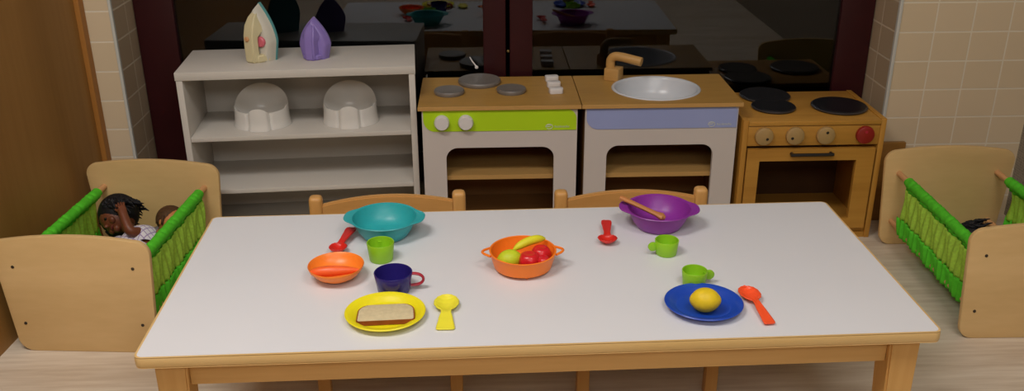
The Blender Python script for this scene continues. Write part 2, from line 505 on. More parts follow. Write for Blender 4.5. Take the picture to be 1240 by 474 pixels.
for sx in (-1, 1):
    for sy in (-1, 1):
        bm = B()
        xo, xi = sx*(hw-.018), sx*(hw-.066); yo, yi = sy*(hd-.014), sy*(hd-.066)
        xs = sorted((xo, xi)); ys = sorted((yo, yi))
        vv = box(bm, xs[0], xs[1], ys[0], ys[1], 0, az1)
        for v in vv:                                    # taper on the inner faces
            if v.co.z < .01:
                if abs(v.co.x-xi) < 1e-4: v.co.x += sx*.012
                if abs(v.co.y-yi) < 1e-4: v.co.y += sy*.014
        bmesh.ops.bevel(bm, geom=bm.edges[:], offset=.003, segments=2, affect='EDGES')
        obj('leg', bm, M['beech_v'], T, True)

full_size([T], 0)

# ------------------------------------------------------------------ chairs
def make_chair(label, loc, rz):
    t = thing('toddler_chair', label, 'chair', loc, rz, 'toddler chairs behind the play table')
    for s in (-1, 1):
        x = s*.1725
        bm = B(); box(bm, x-.0162, x+.0162, -.016, .016, 0, .392, .010, 4); obj('rear_leg', bm, M['chairwood_v'], t, True)
        x = s*.148
        bm = B(); box(bm, x-.0145, x+.0145, -.316, -.287, 0, .206, .004); obj('front_leg', bm, M['chairwood_v'], t, True)
        a, b = s*.1725, s*.148
        bm = B(); tube(bm, [(b, -.286, .188), (a, -.014, .188)], .016, 4, flat=(.8, 1.2)); obj('side_rail', bm, M['chairwood'], t)
    for (z0, z1, arch, dip) in ((.285, .371, .013, .004), (.125, .155, .0, .0)):
        bm = B()
        n = 14; L = []
        for i in range(n+1):
            u = -1+2*i/n; x = u*.159
            yb = .016*(1-u*u)-.005 if arch else 0
            L.append([bm.verts.new(p) for p in ((x, yb-.008, z0+dip*(1-u*u)), (x, yb+.008, z0+dip*(1-u*u)), (x, yb+.008, z1+arch*(1-u*u)), (x, yb-.008, z1+arch*(1-u*u)))])
        for a, b in zip(L, L[1:]):
            for k in range(4): bm.faces.new((a[k], a[(k+1) % 4], b[(k+1) % 4], b[k]))
        bm.faces.new(L[0]); bm.faces.new(L[-1][::-1])
        bmesh.ops.recalc_face_normals(bm, faces=bm.faces[:])
        es = [e for e in bm.edges if len(e.link_faces) == 2 and e.calc_face_angle(0) > .9]
        bmesh.ops.bevel(bm, geom=es, offset=.003, segments=2, affect='EDGES')
        obj('back_rail' if arch else 'stretcher', bm, M['chairwood'], t, True)
    bm = B(); plate(bm, [(-.154, -.019), (-.168, -.322), (.168, -.322), (.154, -.019)], [], .2065, .222, 'xy', .004); obj('seat', bm, M['chairwood'], t, True)
    bm = B(); box(bm, -.133, .133, -.310, -.292, .165, .205, .002); obj('front_rail', bm, M['chairwood'], t, True)
    return t
ch = make_chair('beech toddler chair with curved back rail, behind the turquoise bowl', (-.2275, 2.117, 0), radians(3))
copy_tree(ch, (.3666, 2.120, 0), radians(1.0), 'beech toddler chair with curved back rail, behind the purple bowl')

# ------------------------------------------------------------------ white shelf unit
S = thing('shelf_unit', 'low white open shelf unit under the window, two toy irons on top', 'shelf', (-.5285, 2.667, 0), radians(3.7))
sw, sd = .3425, .262
boxo('top_panel', M['whiteboard'], S, -sw, sw, 0, sd, .528, .552, bev=.0015)
for s in (-1, 1):
    xs = sorted((s*(sw-.002), s*(sw-.020)))
    boxo('side_panel', M['whiteboard'], S, xs[0], xs[1], .002, sd, 0, .528, bev=.001)
for z in (.353, .185, .03):
    boxo('shelf_board', M['whiteboard'], S, -sw+.0205, sw-.0205, .006, sd-.006, z-.014, z, bev=.001)
boxo('back_panel', M['whiteboard'], S, -sw+.0205, sw-.0205, sd-.0055, sd-.001, .0, .528)
def on_shelf(x, y, z=.552):
    a = radians(3.7); dx, dy = x+.5285, y-2.667
    return (x, y, z)

# ------------------------------------------------------------------ toy irons
def iron_outline(W, Hh, n=26, inset=0, zoff=0):
    pts = []
    for i in range(n+1):
        t = i/n
        w = W*(min(1, .80+.55*t) if t < .36 else 1)*(1-max(0, (t-.30)/.70)**1.9)
        pts.append((max(w-inset, .0005), zoff+t*(Hh-inset*1.3)))
    return pts
def iron_loft(bm, layers):
    rings = []
    for (y, pts, xo) in layers:
        ring = [bm.verts.new((p[0]+xo, y, p[1])) for p in pts]+[bm.verts.new((-p[0]+xo, y, p[1])) for p in pts[::-1]]
        rings.append(ring)
    n = len(rings[0])
    for a, b in zip(rings, rings[1:]):
        for k in range(n): bm.faces.new((a[k], a[(k+1) % n], b[(k+1) % n], b[k]))
    bm.faces.new(rings[0]); bm.faces.new(rings[-1][::-1])

def iron(label, loc, rz, W, Hh, D, mats, dial):
    t = thing('toy_iron', label, 'toy iron', loc, rz, 'toy irons on the shelf unit')
    bm = B(); iron_loft(bm, [(.0, iron_outline(W*.96, Hh), 0), (-.006, iron_outline(W, Hh), 0), (-.010, iron_outline(W*.97, Hh), 0)])
    obj('sole_plate', bm, mats[0], t, True, angle=50)
    bm = B()
    iron_loft(bm, [(-.010, iron_outline(W*.95, Hh*.985), 0), (-.022, iron_outline(W*.88, Hh*.95), 0), (-D*.50, iron_outline(W*.80, Hh*.90), 0), (-D*.56, iron_outline(W*.66, Hh*.82), 0)])
    obj('body', bm, mats[1], t, True, angle=50)
    # handle: a broad bar from the nose forward and down to the heel
    bm = B()
    hx = W*.36
    prof_o = [(-D*.40, Hh*.90), (-D*.66, Hh*.80), (-D*.86, Hh*.66), (-D*.97, Hh*.48), (-D, Hh*.25), (-D*.98, 0.0)]
    gap = .70 if dial else .52
    prof_i = [(-D*.38, Hh*.58), (-D*.44, Hh*.56), (-D*.56, Hh*.52), (-D*gap, Hh*.44), (-D*gap, Hh*.25), (-D*gap, Hh*.0)]
    L = []
    for k, (a, b) in enumerate(zip(prof_o, prof_i)):
        wo = (.25, .55, .75, .8, .8, .75)[k]*hx; wi = (1.6, 1.7, 1.5, 1.15, 1.15, 1.2)[k]*hx
        L.append([bm.verts.new(p) for p in ((-wo, a[0], a[1]), (wo, a[0], a[1]), (wi, b[0], b[1]), (-wi, b[0], b[1]))])
    for a, b in zip(L, L[1:]):
        for k in range(4): bm.faces.new((a[k], a[(k+1) % 4], b[(k+1) % 4], b[k]))
    bm.faces.new(L[0]); bm.faces.new(L[-1][::-1])
    # heel block joins the handle foot to the body
    v = box(bm, -W*.74, W*.74, -D*.86, -D*.35, 0.0, Hh*.14)
    for q in v:
        if q.co.y < -D*.6: q.co.x *= .55
    bmesh.ops.recalc_face_normals(bm, faces=bm.faces[:])
    es = [e for e in bm.edges if len(e.link_faces) == 2 and e.calc_face_angle(0) > .5]
    bmesh.ops.bevel(bm, geom=es, offset=.004, segments=3, affect='EDGES')
    obj('handle', bm, mats[2], t, True)
    if dial:
        bm = B(); lathe(bm, [(.0, 0), (.016, 0), (.016, .006), (.013, .009), (0, .009)], 20)
        obj('dial', bm, M['pink'], t, True, loc=(W*.40, -D*.545, Hh*.36), rot=(radians(90), 0, 0))
        bm = B(); lathe(bm, [(.0, 0), (.0075, 0), (.0075, .003), (.0055, .005), (0, .005)], 20)
        obj('button', bm, M['peach'], t, True, loc=(-hx*.1, -D*.985, Hh*.43), rot=(radians(90), 0, 0))
        bm = B(); lathe(bm, [(.0, 0), (.004, 0), (.004, .003), (0, .004)], 14)
        obj('button', bm, M['peach'], t, True, loc=(0, -D*.50, Hh*.80), rot=(radians(80), 0, 0))
    return t
iron('cream toy iron with pink dial standing on the white shelf unit', (-.640, 2.806, .552), radians(-28), .056, .168, .074, (M['tealrim'], M['paleiron'], M['cream']), True)
iron('violet toy iron standing on the white shelf unit', (-.488, 2.812, .552), radians(-16), .051, .122, .056, (M['violet_d'], M['violet'], M['violet']), False)

# ------------------------------------------------------------------ doll potties
def potty(label, loc, rz):
    t = thing('doll_potty', label, 'potty', loc, rz, 'doll potties on the shelf unit')
    n = 112; a, b = .082, .072
    bm = B()
    def top_z(th):                       # rim height round the seat: splash guard in front, high rounded back
        s = -sin(th)                     # 1 = front
        c = cos(th)
        f = .050+.020*max(0, 1-(c/.36)**2)**.5 if (s > 0 and abs(c) < .36) else .050+.007*abs(c)
        back = .057+.059*max(0, 1-c*c)**.5
        k = min(1, max(0, (.50-s)/.50)); k = k*k*(3-2*k)
        return f*(1-k)+max(back, .056)*k
    rings = []
    def ring(sc, zf, push=0):
        out = []
        for i in range(n):
            th = 2*pi*i/n; z = zf(th)
            x, y = a*sc*cos(th), b*sc*sin(th)
            s = -sin(th)
            if s > 0:                    # grooves beside the splash guard
                c = cos(th); g = exp(-((abs(c)-.39)/.04)**2)
                y += g*.008*min(1, s*1.2)
                if abs(c) < .36: y -= .006
            else:                        # back leans inward with height
                y -= max(0, z-.057)*.35*(-s)
            out.append(bm.verts.new((x, y, z)))
        rings.append(out)
    ring(1.05, lambda th: 0); ring(1.045, lambda th: .004); ring(1.01, lambda th: .012)
    for q in (.35, .7, .93): ring(1.0-.02*q, lambda th, q=q: .012+(top_z(th)-.012)*q)
    ring(.975, lambda th: top_z(th)); ring(.92, lambda th: top_z(th)-.004)
    ring(.82, lambda th: .040+.25*(top_z(th)-.04)); ring(.72, lambda th: .034); ring(.5, lambda th: .016)
    for r0, r1 in zip(rings, rings[1:]):
        for i in range(n): bm.faces.new((r0[i], r0[(i+1) % n], r1[(i+1) % n], r1[i]))
    bm.faces.new(rings[0][::-1]); bm.faces.new(rings[-1])
    obj('potty_shell', bm, M['potty'], t, True, angle=60)
    return t
p1 = potty('white plastic doll potty on the shelf, below the cream toy iron', (-.664, 2.775, .3535), radians(3))
copy_tree(p1, (-.398, 2.79, .3535), radians(4), 'white plastic doll potty on the shelf, nearer to the green stove')

# ------------------------------------------------------------------ stove and sink units
UY0, UY1, UZ = 2.624, 2.931, .447
def logo_marks(t, x, z, y):
    bm = B()
    tube(bm, [(x+.010*cos(k*pi/8), y, z+.0075*sin(k*pi/8)) for k in range(-6, 9)], .0011, 5)
    tube(bm, [(x-.011, y, z-.001), (x+.004, y, z+.001)], .0010, 5)
    tube(bm, [(x-.007, y, z+.0045), (x+.006, y, z+.004)], .0009, 5)
    obj('emblem', bm, M['logo'], t)
    bm = B(); px = x+.017
    for k in range(8):                     # small letters, too blurred in the photo to read
        h = .0065 if k in (0, 3, 6) else .0048
        tube(bm, [(px, y, z-.003), (px, y, z-.003+h)], .0007, 4)
        if k % 2 == 0:
            tube(bm, [(px, y, z-.003+.0045), (px+.0022, y, z-.003+.0045), (px+.003, y, z-.003)], .0006, 4)
        else:
            tube(bm, [(px+.003, y, z+.001), (px, y, z-.0008), (px+.003, y, z-.003)], .0006, 4)
        px += .0056
    obj('lettering', bm, M['logo'], t)

def unit(name, label, x0, x1, panelmat, hole, trr):
    t = thing(name, label, 'play kitchen', ((x0+x1)/2, UY0, 0), 0, 'white play kitchen units')
    w = (x1-x0)/2; d = UY1-UY0
    holes = [hole] if hole else []
    bm = B(); plate(bm, rrect(-w, w, 0, d, .004, 3), holes, UZ-.012, UZ, 'xy'); obj('worktop', bm, M['worktop'], t)
    bm = B(); box(bm, -w-.0006, w+.0006, -.0022, .0002, UZ-.0118, UZ-.0004, .0006); obj('front_edge', bm, M['worktop_e'], t)
    fw = w-.010
    zt = UZ-.0125
    bm = B(); plate(bm, [(-fw, .0), (fw, 0), (fw, zt), (-fw, zt)], [rrect(-.160, .160, .055, .3165, (.03, .03, .035, .035), 8)], .008, .022, 'xz')
    obj('front_panel', bm, M['frontwhite'], t)
    for s in (-1, 1):
        xs = sorted((s*(fw), s*(fw-.014)))
        boxo('side_panel', M['carcass'], t, xs[0], xs[1], .0225, d-.006, 0, zt)
    boxo('back_panel', M['carcass'], t, -fw+.0145, fw-.0145, d-.012, d-.006, 0, zt)
    boxo('inner_shelf', M['innershelf'], t, -fw+.0145, fw-.0145, .030, d-.0125, .206, .220)
    boxo('bottom_panel', M['carcass'], t, -fw+.0145, fw-.0145, .0225, d-.0125, .03, .044)
    bm = B(); plate(bm, rrect(-fw+.004, fw-.003, .369, zt-.001, (.035, .002, trr, .002), 8), [], .0058, .0078, 'xz')
    obj('colour_panel', bm, panelmat, t)
    logo_marks(t, fw-.083 if trr > .015 else fw-.078, .380, .0055)
    return t

def disc(name, m, parent, c, r, h, rim=None, n=40):
    bm = B(); lathe(bm, [(0, 0), (r*.96, 0), (r, h*.35), (r, h*.75), (r*.96, h), (r*.8, h*.94), (0, h*.94)], n, c=c)
    return obj(name, bm, m, parent, True)

U1 = unit('toy_stove', 'white toy stove with apple green control panel and grey hotplates', -.180, .2955, M['green'], None, .03)
ux = .05775
for (x, y, r, h) in ((-.092, 2.757, .046, .013), (.0, 2.862, .0665, .014), (.096, 2.765, .045, .013)):
    disc('hotplate', M['greyburner'], U1, (x-ux, y-UY0, UZ), r, h)
for (x, y) in ((.2275, 2.878), (.2285, 2.812), (.2305, 2.745)):
    bm = B(); plate(bm, rrect(-.021, .021, -.0135, .0135, .008, 4), [], 0, .017, 'xy', .002)
    obj('switch', bm, M['whiteplastic'], U1, True, loc=(x-ux, y-UY0, UZ), rot=(0, 0, radians(8)))
for x in (-.112, -.042):
    bm = B(); lathe(bm, [(0, 0), (.022, 0), (.0225, .012), (.019, .018), (0, .0185)], 28)
    obj('knob', bm, M['whiteplastic'], U1, True, loc=(x-ux, .0057, .3985), rot=(radians(90), 0, 0))

sx0, sx1 = .2985, .7715; scx = (sx0+sx1)/2
bc = (.541-scx, 2.781-UY0)
U2 = unit('toy_sink_unit', 'white toy sink unit with lavender blue panel, wooden tap and round basin', sx0, sx1, M['blue'],
          [(bc[0]+.1285*cos(2*pi*i/48), bc[1]+.1215*sin(2*pi*i/48)) for i in range(48)], .014)
bm = B()
el = lambda r, z, k, th: (r*cos(th), r*.945*sin(th), z)
lathe(bm, [(0, -.0775), (.06, -.076), (.095, -.063), (.115, -.035), (.1235, -.004), (.1265, .0025), (.131, .0042), (.135, .003), (.1365, .0004), (.128, .0002), (.1255, -.012), (.117, -.04), (.097, -.067), (.06, -.08), (0, -.082)], 56, fn=el, c=(bc[0], bc[1], UZ))
obj('basin', bm, M['basin'], U2, True, angle=60)
tp = bpy.data.objects.new('tap', None); 
bm = B(); box(bm, -.024, .024, -.024, .024, 0, .040, .003)
tapo = obj('tap', bm, M['worktop_e'], U2, True, loc=(.424-scx, 2.884-UY0, UZ), rot=(0, 0, radians(-28)))
bpy.data.objects.remove(tp)
bm = B()
path = [(-.012, 0, .040), (-.012, 0, .056)]+[(-.012+.022*(1-cos(a)), 0, .056+.020*sin(a)) for a in [pi/2*k/6 for k in range(1, 7)]]+[(.03, 0, .075), (.090, 0, .067)]
tube(bm, path, .0150, 16, flat=(.95, .9)); obj('spout', bm, M['worktop_e'], tapo, True, angle=50)

# ------------------------------------------------------------------ small wooden oven
OX0, OX1, OY0, OY1, OZ = .7785, 1.208, 2.626, 2.922, .387
ocx = (OX0+OX1)/2
O = thing('wooden_toy_oven', 'all-wood toy oven with black hotplates and one red knob, below the window corner', 'play kitchen', (ocx, OY0, 0))
ow = (OX1-OX0)/2; od = OY1-OY0
for s in (-1, 1):
    xs = sorted((s*ow, s*(ow-.016)))
    boxo('side_panel', M['ovenwood_v'], O, xs[0], xs[1], 0, od, 0, OZ+.003, bev=.0015)
boxo('hob_top', M['ovenwood'], O, -ow+.0163, ow-.0163, -.002, od, OZ-.014, OZ, bev=.0015)
boxo('control_panel', M['ovenwood'], O, -ow+.0165, ow-.0165, .002, .016, .309, OZ-.016, bev=.0015)
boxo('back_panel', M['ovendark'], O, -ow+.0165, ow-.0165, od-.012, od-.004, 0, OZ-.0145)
boxo('oven_floor', M['ovenwood'], O, -ow+.0165, ow-.0165, .012, od-.0125, .018, .032)
boxo('plinth', M['ovenwood'], O, -ow+.0165, ow-.0165, .004, .016, 0, .017)
lx = lambda x: x-ocx
bm = B(); plate(bm, rrect(-ow+.019, ow-.023, .035, .300, .002, 2), [rrect(lx(.836), lx(1.131), .068, .262, .002, 2)], -.004, .010, 'xz')
dr = obj('door', bm, M['ovenwood'], O)
bm = B(); zz = .2855
tube(bm, [(lx(.931), -.004, zz), (lx(.931), -.016, zz)], .0055, 10); tube(bm, [(lx(1.049), -.004, zz), (lx(1.049), -.016, zz)], .0055, 10)
tube(bm, [(lx(.925), -.017, zz), (lx(1.055), -.017, zz)], .005, 10)
obj('handle', bm, M['blackmetal'], dr, True)
for (x, y, r) in ((.909, 2.868, .078), (.903, 2.752, .066), (1.106, 2.748, .083)):
    h = disc('hotplate', M['black'], O, (lx(x), y-OY0, OZ), r, .011)
    bm = B(); lathe(bm, [(r*.985, .0035), (r*1.02, .0045), (r*1.02, .0075), (r*.985, .0088)], 40, c=(lx(x), y-OY0, OZ), cap0=False, cap1=False)
    obj('hotplate_rim', bm, M['burnerrim'], h, True)
for k, (x, a) in enumerate(((.842, -40), (.935, -150), (1.027, 80), (1.146, 90))):
    bm = B(); lathe(bm, [(0, 0), (.0265, 0), (.028, .006), (.0265, .012), (.022, .0145), (0, .0148)], 28)
    kn = obj('knob', bm, M['knobred'] if k == 3 else M['knobwood'], O, True, loc=(lx(x), .0018, .342), rot=(radians(90), 0, 0))
    if k == 3: kn['label'] = 'red knob'
    bm = B(); lathe(bm, [(0, 0), (.0048, 0), (.004, .0012), (0, .0014)], 12, c=(.011*cos(radians(a)), .011*sin(radians(a)), .0142))
    obj('dot', bm, M['blackmetal'] if k < 3 else M['crimson'], kn)

# board behind the oven
bm = B(); box(bm, 1.212, 1.338, YT-.030, YT-.014, 0, .268, .002)
tag(obj('wooden_board', bm, M['darkboard'], smooth=True), 'brown wooden board edge standing at the tiled wall between oven and doll bed', 'board')

# ------------------------------------------------------------------ doll beds
def panel_outline():
    pts = []
    wb, wt, h = .176, .1935, .318
    def corner(cx, cz, r, a0, a1, n=7): return [(cx+r*cos(a0+(a1-a0)*i/n), cz+r*sin(a0+(a1-a0)*i/n)) for i in range(n+1)]
    pts += corner(-wb+.038, .038, .038, pi, 1.5*pi)
    pts += corner(wb-.038, .038, .038, 1.5*pi, 2*pi)
    pts += corner(wt-.036, h-.046, .036, 0, .5*pi)
    for i in range(1, 10):
        u = 1-2*i/10; pts.append((u*(wt-.036), h-.010+.012*(1-u*u)))
    pts += corner(-wt+.036, h-.046, .036, .5*pi, pi)
    return pts
def doll_bed(label, loc, rz, L, gap=.052):
    t = thing('doll_bed', label, 'doll bed', loc, rz, 'wooden doll beds with green slings')
    yh = L/2
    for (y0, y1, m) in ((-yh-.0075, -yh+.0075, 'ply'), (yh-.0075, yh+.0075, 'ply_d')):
        bm = B(); plate(bm, panel_outline(), [], y0, y1, 'xz', .003); e = obj('end_panel', bm, M[m], t, True)
        out = -1 if y0 < 0 else 1
        for sx in (-1, 1):
            for z in (.236, .080):
                bm = B(); lathe(bm, [(0, 0), (.0042, 0), (.0036, .0014), (0, .0016)], 12)
                obj('screw', bm, M['screw'], e, True, loc=(sx*.147, y0 if out < 0 else y1, z), rot=(radians(90*(1 if out < 0 else -1)), 0, 0))
    for sx in (-1, 1):
        for z in (.236, .080):
            bm = B(); tube(bm, [(sx*.147, -yh+.0076, z), (sx*.147, yh-.0076, z)], .0085, 12); obj('rod', bm, M['dowel'], t, True)
    ya, yb = -yh+.025, yh-gap
    for sx in (-1, 1):
        x0 = sx*.147
        def P(u, v, amp=.003, fr=17):
            # v 0 top rod .. 1 lower rod ; u along the bed
            y = ya+(yb-ya)*u - .012*sin(pi*v)*(1 if u > .5 else 0)*abs(u-.5)*2
            z = .236-.156*v
            x = x0+sx*.006+amp*sin(u*2*pi*fr+v*1.3+sx)*min(1, 4*v+.15)*(1-.4*v)+sx*.004*sin(pi*v)+.003*sin(u*31+v*7)
            return (x, y, z)
        bm = B(); sheet(bm, lambda u, v: P(u, .13+.60*v), 150, 8); nt_ = solid(obj('side_netting', bm, M['gnet'], t, True), .0015)
        # top sleeve round the rod
        bm = B()
        tube(bm, [(x0, ya+(yb-ya)*k/60, .236+.0012*sin(k*1.7)) for k in range(61)], [.0145+.0012*sin(k*2.3) for k in range(61)], 12)
        obj('top_band', bm, M['gfab'], nt_, True)
        bm = B(); sheet(bm, lambda u, v: (P(u, .03+.13*v)[0]-sx*.004, P(u, 0)[1], .236-.156*(.03+.13*v)), 150, 3); solid(obj('hem', bm, M['gfab'], nt_, True), .002)
        bm = B(); sheet(bm, lambda u, v: (P(u, .70+.36*v, .006, 19)[0]+sx*.003, P(u, 0)[1], .236-.156*(.70+.36*v)), 150, 6); solid(obj('lower_band', bm, M['gfab'], nt_, True), .002)
    bm = B()
    def bot(u, v):
        x = -.150+.30*u; y = ya+(yb-ya)*v
        return (x, y, .078-.030*(1-(2*u-1)**2)**.7+.0015*sin(v*60)*sin(u*9))
    sheet(bm, bot, 24, 80); solid(obj('sling_bottom', bm, M['gfab'], t, True), .002)
    return t
bedL = (-.9655, 2.3175, 0); rL = radians(-4.4)
bed1 = doll_bed('wooden doll bed with green sling on the left, dolls lying in it', bedL, rL, .506)
bed2 = doll_bed('wooden doll bed with green sling on the right, beside the wooden toy oven', (1.387, 2.305, 0), radians(-1.2), .545, .078)

# ------------------------------------------------------------------ dolls
def skin_body(name, joints, edges, rads, m, parent):
    me = bpy.data.meshes.new(name); me.from_pydata(joints, edges, []); me.update()
    o = bpy.data.objects.new(name, me); COL.objects.link(o); o.parent = parent; me.materials.append(m)
    md = o.modifiers.new('skin', 'SKIN'); md.use_smooth_shade = True
    for i, r in enumerate(rads):
        me.skin_vertices[0].data[i].radius = r if isinstance(r, tuple) else (r, r)
    me.skin_vertices[0].data[0].use_root = True
    sub(o, 2)
    return o

def hand_edges(J, E, Rr, wrist, tip, side, sc=1.0):
    """palm + five short curled fingers rooted in the palm"""
    wv, tv = Vector(J[wrist]), Vector(tip)
    d = (tv-wv).normalized(); s = Vector(side).normalized(); n = d.cross(s).normalized()
    palm = len(J); J.append(tuple(wv+d*.016*sc)); Rr.append(.0085*sc); E.append((wrist, palm))
    for k, (off, ln) in enumerate(((-.0085, .011), (-.003, .014), (.003, .0135), (.0085, .0105))):
        a = len(J); J.append(tuple(wv+d*.024*sc+s*off*sc)); Rr.append(.0033*sc); E.append((palm, a))
        b = len(J); J.append(tuple(wv+d*(.024+ln*.6)*sc+s*off*1.15*sc+n*.002*sc)); Rr.append(.003*sc); E.append((a, b))
        c = len(J); J.append(tuple(wv+d*(.024+ln)*sc+s*off*1.15*sc+n*.006*sc)); Rr.append(.0025*sc); E.append((b, c))
    a = len(J); J.append(tuple(wv+d*.014*sc-s*.012*sc+n*.003*sc)); Rr.append(.0036*sc); E.append((palm, a))
    b = len(J); J.append(tuple(wv+d*.023*sc-s*.016*sc+n*.005*sc)); Rr.append(.003*sc); E.append((a, b))

def doll(label, loc, skin, hairm, cloth, pel, chest, neck, headc, face, headr, armA, armB, legs, hairfn, sc=1.0):
    """everything given in world coordinates; loc = where it rests"""
    t = thing('doll', label, 'doll', loc, 0, 'dolls in the doll beds')
    L = Vector(loc)
    rel = lambda p: tuple(Vector(p)-L)
    J = [rel(pel), rel([(a+b)/2 for a, b in zip(pel, chest)]), rel(chest), rel(neck), rel([a*.5+b*.5 for a, b in zip(neck, headc)])]
    E = [(0, 1), (1, 2), (2, 3), (3, 4)]
    Rr = [.034*sc, .035*sc, .034*sc, .016*sc, .02*sc]
    for arm in (armA, armB):
        base = 2; prev = base
        for k, p in enumerate(arm):
            J.append(rel(p)); Rr.append((.018, .0155, .0115)[min(k, 2)]*sc); E.append((prev, len(J)-1)); prev = len(J)-1
        tip = Vector(J[prev])+(Vector(J[prev])-Vector(J[prev-1])).normalized()*.03
        hand_edges(J, E, Rr, prev, tip, (1, .3, .2), sc)
    for leg in legs:
        prev = 0
        for k, p in enumerate(leg):
            J.append(rel(p)); Rr.append((.024, .02, .014, .013)[min(k, 3)]*sc); E.append((prev, len(J)-1)); prev = len(J)-1
    body = skin_body('body', J, E, Rr, skin, t)
    # head with a face
    f = Vector(face).normalized(); upv = (Vector(headc)-Vector(neck)).normalized()
    upv = (upv-f*upv.dot(f)).normalized(); sd_ = f.cross(upv)
    Rm = Matrix((sd_, f, upv)).transposed()
    hc = Vector(headc)-L; r = headr
    bm = B()
    def shp(p):
        q = p.copy()
        if q.y > 0 and q.z < 0: q.y *= 1-.10*(-q.z)
        q.x *= 1-.10*max(0, -q.z)
        return q
    ellipsoid(bm, hc, (r*.92, r*.97, r*1.04), 18, Rm, shp)
    P = lambda x, y, z: hc+Rm @ Vector((x*r, y*r, z*r))
    ellipsoid(bm, P(0, .98, -.14), (r*.11, r*.16, r*.12), 8, Rm)                # nose
    for s in (-1, 1):
        ellipsoid(bm, P(s*.42, .74, -.28), (r*.24, r*.16, r*.22), 8, Rm)       # cheeks
        ellipsoid(bm, P(s*.92, -.02, -.08), (r*.10, r*.16, r*.22), 8, Rm)      # ears
    ellipsoid(bm, P(0, .72, -.66), (r*.26, r*.22, r*.20), 8, Rm)               # chin
    hd_ = obj('head', bm, skin, t, True, angle=80)
    for s in (-1, 1):
        bm = B(); ellipsoid(bm, P(s*.34, .87, .06), (r*.13, r*.08, r*.09), 8, Rm); obj('eye', bm, M['eye'], hd_, True)
    bm = B(); ellipsoid(bm, P(0, .91, -.46), (r*.20, r*.07, r*.06), 8, Rm); obj('mouth', bm, M['lip'], hd_, True)
    # hair
    bm = B(); hairfn(bm, P, r, Rm, L)
    obj('hair', bm, hairm, t, True, angle=80)
    # clothes: a shirt over the trunk and a sleeve over each shoulder
    Jc = [rel(pel), rel([(a+b)/2 for a, b in zip(pel, chest)]), rel(chest)]
    nk = Vector(rel(chest))*.45+Vector(rel(neck))*.55
    Jc.append(tuple(nk)); Ec = [(0, 1), (1, 2), (2, 3)]; Rc = [.044*sc, .043*sc, .041*sc, .024*sc]
    for arm in (armA, armB):
        a, b = Vector(rel(arm[0])), Vector(rel(arm[1]))
        Jc.append(tuple(a)); Ec.append((2, len(Jc)-1)); Rc.append(.030*sc)
        Jc.append(tuple(a*.25+b*.75)); Ec.append((len(Jc)-2, len(Jc)-1)); Rc.append(.024*sc)
    skin_body('shirt', Jc, Ec, Rc, cloth, t)
    return t

def long_hair(bm, P, r, Rm, L):
    ellipsoid(bm, P(0, -.26, .18), (r*1.24, r*1.12, r*1.16), 16, Rm)
    rnd = random.Random(3)
    for k in range(120):                                                         # locks falling round the head
        a = rnd.uniform(-2.7, 2.7); z0 = rnd.uniform(.1, .95)
        rad = sqrt(max(.05, 1.40-z0*z0*1.1))
        ax, ay = sin(a)*rad, -cos(a)*rad
        if ay > .42: ay = .42
        ln = rnd.uniform(.5, 1.3)
        pts = []
        for q in range(6):
            u = q/5
            pts.append(P(ax*(1+.22*u)+.07*sin(9*u+k), ay*(1+.1*u)-.05*u+.06*cos(8*u+k), z0-ln*u*1.1+.25*u*(1-u)))
        tube(bm, pts, [r*.11, r*.12, r*.11, r*.10, r*.08, r*.02], 6)

def short_hair(bm, P, r, Rm, L):
    ellipsoid(bm, P(0, -.22, .22), (r*1.02, r*.95, r*.98), 14, Rm)
    rnd = random.Random(5)
    for k in range(40):
        a = rnd.uniform(-2.2, 2.2); z0 = rnd.uniform(.2, .9); rad = sqrt(max(.05, 1.05-z0*z0))
        pts = [P(sin(a)*rad*(1+.05*u), min(.2, -cos(a)*rad), z0-.5*u) for u in (0, .33, .66, 1)]
        tube(bm, pts, [r*.08, r*.09, r*.07, r*.02], 5)

doll('brown doll with long black hair and white checked shirt, arm over its face',
     (-.92, 2.25, .06), M['skin'], M['hair'], M['plaid'],
     (-.900, 2.20, .130), (-.915, 2.312, .182), (-.952, 2.350, .202), (-.992, 2.385, .222), (-.45, -.86, -.10), .047,
     [(-.895, 2.318, .205), (-.925, 2.280, .225), (-.948, 2.316, .262)],
     [(-.985, 2.315, .165), (-1.01, 2.25, .125), (-.99, 2.19, .105)],
     [[(-.925, 2.18, .118), (-.95, 2.13, .13), (-.955, 2.10, .10)], [(-.88, 2.18, .118), (-.87, 2.13, .13), (-.87, 2.10, .10)]], long_hair)
doll('tan doll with short brown hair, half hidden behind the checked-shirt doll in left bed',
     (-.90, 2.42, .06), M['skin2'], M['hair2'], M['romper'],
     (-.955, 2.455, .085), (-.915, 2.45, .125), (-.895, 2.447, .15), (-.870, 2.445, .176), (.80, -.55, .1), .040,
     [(-.905, 2.41, .135), (-.935, 2.40, .11), (-.965, 2.405, .095)],
     [(-.905, 2.485, .135), (-.935, 2.495, .11), (-.965, 2.50, .095)],
     [[(-.985, 2.44, .085), (-1.02, 2.44, .085), (-1.05, 2.44, .085)], [(-.985, 2.475, .085), (-1.02, 2.478, .085), (-1.05, 2.48, .085)]], short_hair, .8)
doll('doll with black hair almost hidden behind the front panel of the right bed',
     (1.40, 2.28, .055), M['skin'], M['hair'], M['romper'],
     (1.40, 2.14, .095), (1.395, 2.23, .115), (1.39, 2.27, .13), (1.358, 2.318, .150), (.1, .8, .6), .042,
     [(1.35, 2.23, .125), (1.325, 2.18, .10), (1.33, 2.14, .095)],
     [(1.44, 2.23, .125), (1.465, 2.18, .10), (1.46, 2.14, .095)],
     [[(1.375, 2.11, .09), (1.37, 2.085, .10), (1.37, 2.075, .09)], [(1.425, 2.11, .09), (1.43, 2.085, .10), (1.43, 2.075, .09)]], long_hair)

